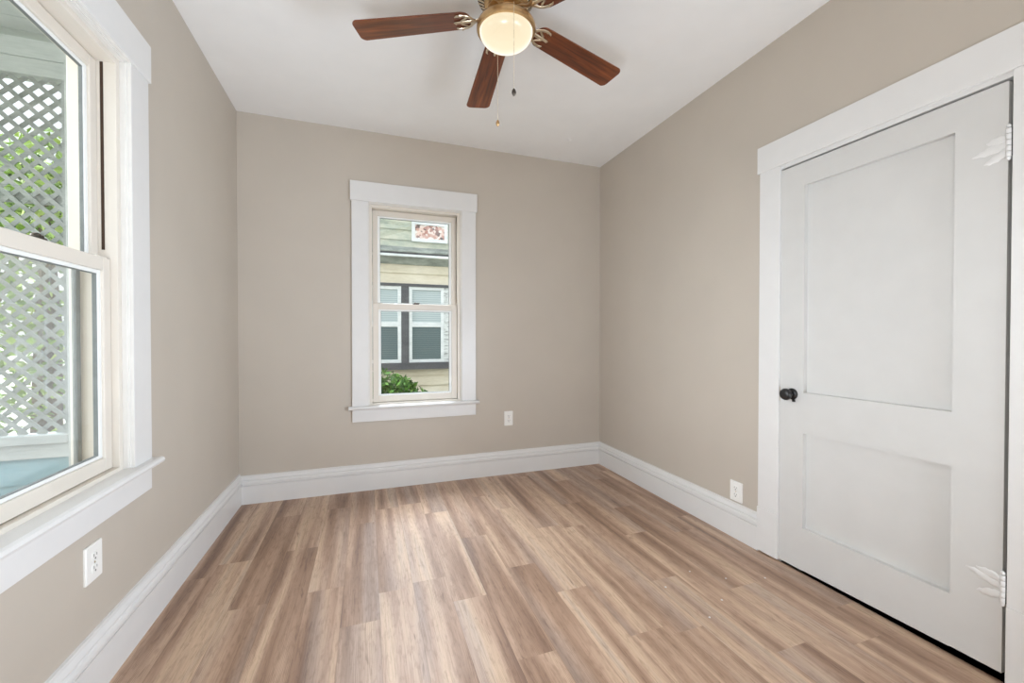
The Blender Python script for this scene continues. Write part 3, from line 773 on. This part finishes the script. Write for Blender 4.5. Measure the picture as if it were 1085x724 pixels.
def foliage(name, blobs, n, size, mat, parent=None, seed=1):
    rnd = random.Random(seed); bm = bmesh.new()
    for i in range(n):
        c, r = blobs[rnd.randrange(len(blobs))]
        d = Vector((rnd.gauss(0, 1), rnd.gauss(0, 1), rnd.gauss(0, 1))).normalized() * rnd.uniform(0.62, 1.04)
        p = Vector((c[0] + d.x * r[0], c[1] + d.y * r[1], c[2] + d.z * r[2]))
        if p.z < -0.64: continue
        ax = Vector((rnd.gauss(0, 1), rnd.gauss(0, 1), rnd.gauss(0, .8))).normalized()
        t = ax.cross(Vector((rnd.gauss(0, 1), rnd.gauss(0, 1), rnd.gauss(0, 1)))).normalized()
        s = size * rnd.uniform(.6, 1.3); nn = ax.cross(t) * s * 0.12
        vs = [bm.verts.new(q) for q in (p - ax * s, p + t * s * .42 - ax * s * .1 + nn, p + ax * s, p - t * s * .42 - ax * s * .1 + nn)]
        bm.faces.new((vs[0], vs[1], vs[2])); bm.faces.new((vs[0], vs[2], vs[3]))
    me_ = bpy.data.meshes.new(name); bm.to_mesh(me_); bm.free(); me_.materials.append(M[mat])
    o = bpy.data.objects.new(name, me_); S.collection.objects.link(o)
    if parent:
        o.parent = parent; o.location = -parent.location
    return o


M['leaf'] = leaf_mat('bush_leaf', [(0.0, lin(36, 66, 22)), (0.5, lin(66, 112, 38)), (1.0, lin(110, 152, 64))])
M['leaf_dark'] = leaf_mat('tree_leaf', [(0.0, lin(46, 62, 44)), (0.6, lin(78, 98, 66)), (1.0, lin(110, 132, 84))])
M['leaf_lime'] = leaf_mat('lime_leaf', [(0.0, lin(92, 124, 42)), (0.5, lin(134, 164, 68)), (1.0, lin(180, 198, 112))])
M['bark'] = siding_mat('bark', lin(70, 58, 46), lin(90, 76, 60), lin(112, 96, 78), 6)
bu = empty('bush', (0.2, 5.75, -0.65)); tag(bu, 'rounded bright green bush below the neighboring house windows', 'bush')
foliage('leaves', [((0.15, 5.75, 0.05), (0.62, 0.5, 0.66)), ((0.42, 5.7, -0.06), (0.46, 0.4, 0.66)), ((-0.2, 5.8, 0.08), (0.5, 0.4, 0.66))], 8000, 0.05, 'leaf', bu, 2)
mb = MB()
for i in range(7):
    a = i * 0.9; mb.tube([(0.2, 5.75, -0.66), (0.2 + .12 * math.cos(a), 5.75 + .12 * math.sin(a), -0.3), (0.2 + .4 * math.cos(a), 5.75 + .34 * math.sin(a), 0.3)], [0.02, 0.015, 0.005], 6)
mb.build('stems', 'bark', bu)


def tree(loc, blobs, n, size, mat, label, seed, name='tree', cat='tree'):
    t = empty(name, (loc[0], loc[1], -0.65)); tag(t, label, cat)
    foliage('crown', blobs, n, size, mat, t, seed)
    mb = MB(); top = max(b[0][2] for b in blobs)
    mb.tube([(loc[0], loc[1], -0.66), (loc[0] + .04, loc[1], top * .5), (loc[0], loc[1] + .05, top)], [0.12, 0.09, 0.03], 8)
    for b in blobs: mb.tube([(loc[0] + .02, loc[1], top * .4), tuple(b[0])], [0.05, 0.015], 6)
    mb.build('trunk', 'bark', t)


tree((-4.5, 7.0), [((-4.5, 7.0, 2.5), (.9, .7, .8)), ((-4.0, 7.1, 2.9), (.5, .6, .6)), ((-5.1, 6.9, 3.2), (.8, .7, .7))], 1300, 0.085, 'leaf_dark', 'dark leafy tree behind the porch lattice', 5)
tree((-2.75, 4.9), [((-2.75, 4.9, 1.7), (.42, .5, 1.0)), ((-2.8, 5.0, 0.9), (.45, .5, .7)), ((-2.7, 4.9, 2.5), (.38, .4, .5))], 1700, 0.065, 'leaf_lime', 'pale lime green shrub seen through the right side of the porch lattice', 6, 'shrub', 'shrub')

# porch outside the left window
YP = 3.40
po = empty('porch', (-1.9, YP, -0.65)); tag(po, 'white lattice porch with post and teal half wall outside the left window', 'porch')
XO = XL - T
MB().box(-1.767, -1.585, YP - 0.05, YP + 0.05, -0.65, 3.05).build('porch_post', 'porch', po, 0.004, label='square white porch post')
MB().box(-4.2, -3.95, YP - 0.05, YP + 0.2, -0.65, 3.05).build('porch_post', 'porch', po, 0.004)
MB().box(-3.95, -1.767, YP - 0.02, YP + 0.08, 2.765, 2.865).build('lattice_header', 'porch', po, 0.003)
MB().box(-3.95, XO, YP - 0.035, YP + 0.10, 2.865, 2.975).build('porch_beam', 'porch', po, 0.003)
mb = MB()
for k in range(8):
    y0 = 2.45 + k * 0.14; mb.box(-4.2, XO, y0, y0 + 0.134, 3.05, 3.07)
mb.build('porch_ceiling', 'porch', po)
MB().box(-4.3, XO, 2.45, YP + 0.2, 3.075, 3.15).build('porch_roof', 'ledge', po)
MB().box(-3.95, -1.767, YP - 0.05, YP + 0.06, 0.497, 0.553).build('lattice_ledge', 'porch', po, 0.004)
MB().box(-3.95, -1.767, YP - 0.03, YP + 0.05, 0.406, 0.497).build('wall_cap', 'porch', po, 0.004)
mb = MB(); z = 0.406
while z > -0.6:
    a = z - 0.161
    mb.loops([[(x, YP - 0.012, a), (x, YP - 0.001, z), (x, YP + 0.03, z), (x, YP + 0.03, a)] for x in (-3.95, -1.767)]); z = a
mb.build('teal_clapboards', 'teal', po, label='teal blue clapboard half wall')
MB().box(-1.80, -1.767, YP - 0.01, YP + 0.02, 0.553, 2.765).build('lattice_edge', 'lattice', po)
# diagonal slats in two layers, clipped to the panel
pitch = 0.0935; sw = 0.0125
X0, X1, Z0, Z1 = -3.95, -1.767, 0.553, 2.765
for layer, sg in ((0, 1), (1, -1)):
    mb = MB(); yy = YP + 0.006 + layer * 0.009
    c = -6.0
    # lines  x*sg + (z) = const, spaced so that diamonds repeat every `pitch` horizontally
    k = 0
    base = X0 * sg + Z0
    lo, hi = min(sg * X0, sg * X1) + Z0 - 0.1, max(sg * X0, sg * X1) + Z1 + 0.1
    v = lo
    while v < hi:
        # intersection with rectangle
        pts = []
        for x in (X0, X1):
            z = v - sg * x
            if Z0 <= z <= Z1: pts.append((x, z))
        for z in (Z0, Z1):
            x = (v - z) * sg
            if X0 < x < X1: pts.append((x, z))
        if len(pts) >= 2:
            pts.sort(); (xa, za), (xb, zb) = pts[0], pts[-1]
            dx, dz = xb - xa, zb - za; L = math.hypot(dx, dz)
            if L > 0.02:
                nx, nz = -dz / L * sw, dx / L * sw
                mb.loops([[(xa + nx, y, za + nz), (xa - nx, y, za - nz), (xb - nx, y, zb - nz), (xb + nx, y, zb + nz)] for y in (yy, yy + 0.006)])
        v += pitch
    mb.build('lattice_slats', 'lattice', po, label='diagonal white lattice slats')
MB().box(-3.95, -1.767, YP + 0.022, YP + 0.06, 1.995, 2.055).build('lattice_rail', 'ledge', po)
MB().box(-4.2, XO, 0.2, YP + 0.1, -0.36, -0.30).build('porch_floor', 'grey', po)
for o in bpy.data.objects:
    if '_local' in o: del o['_local']
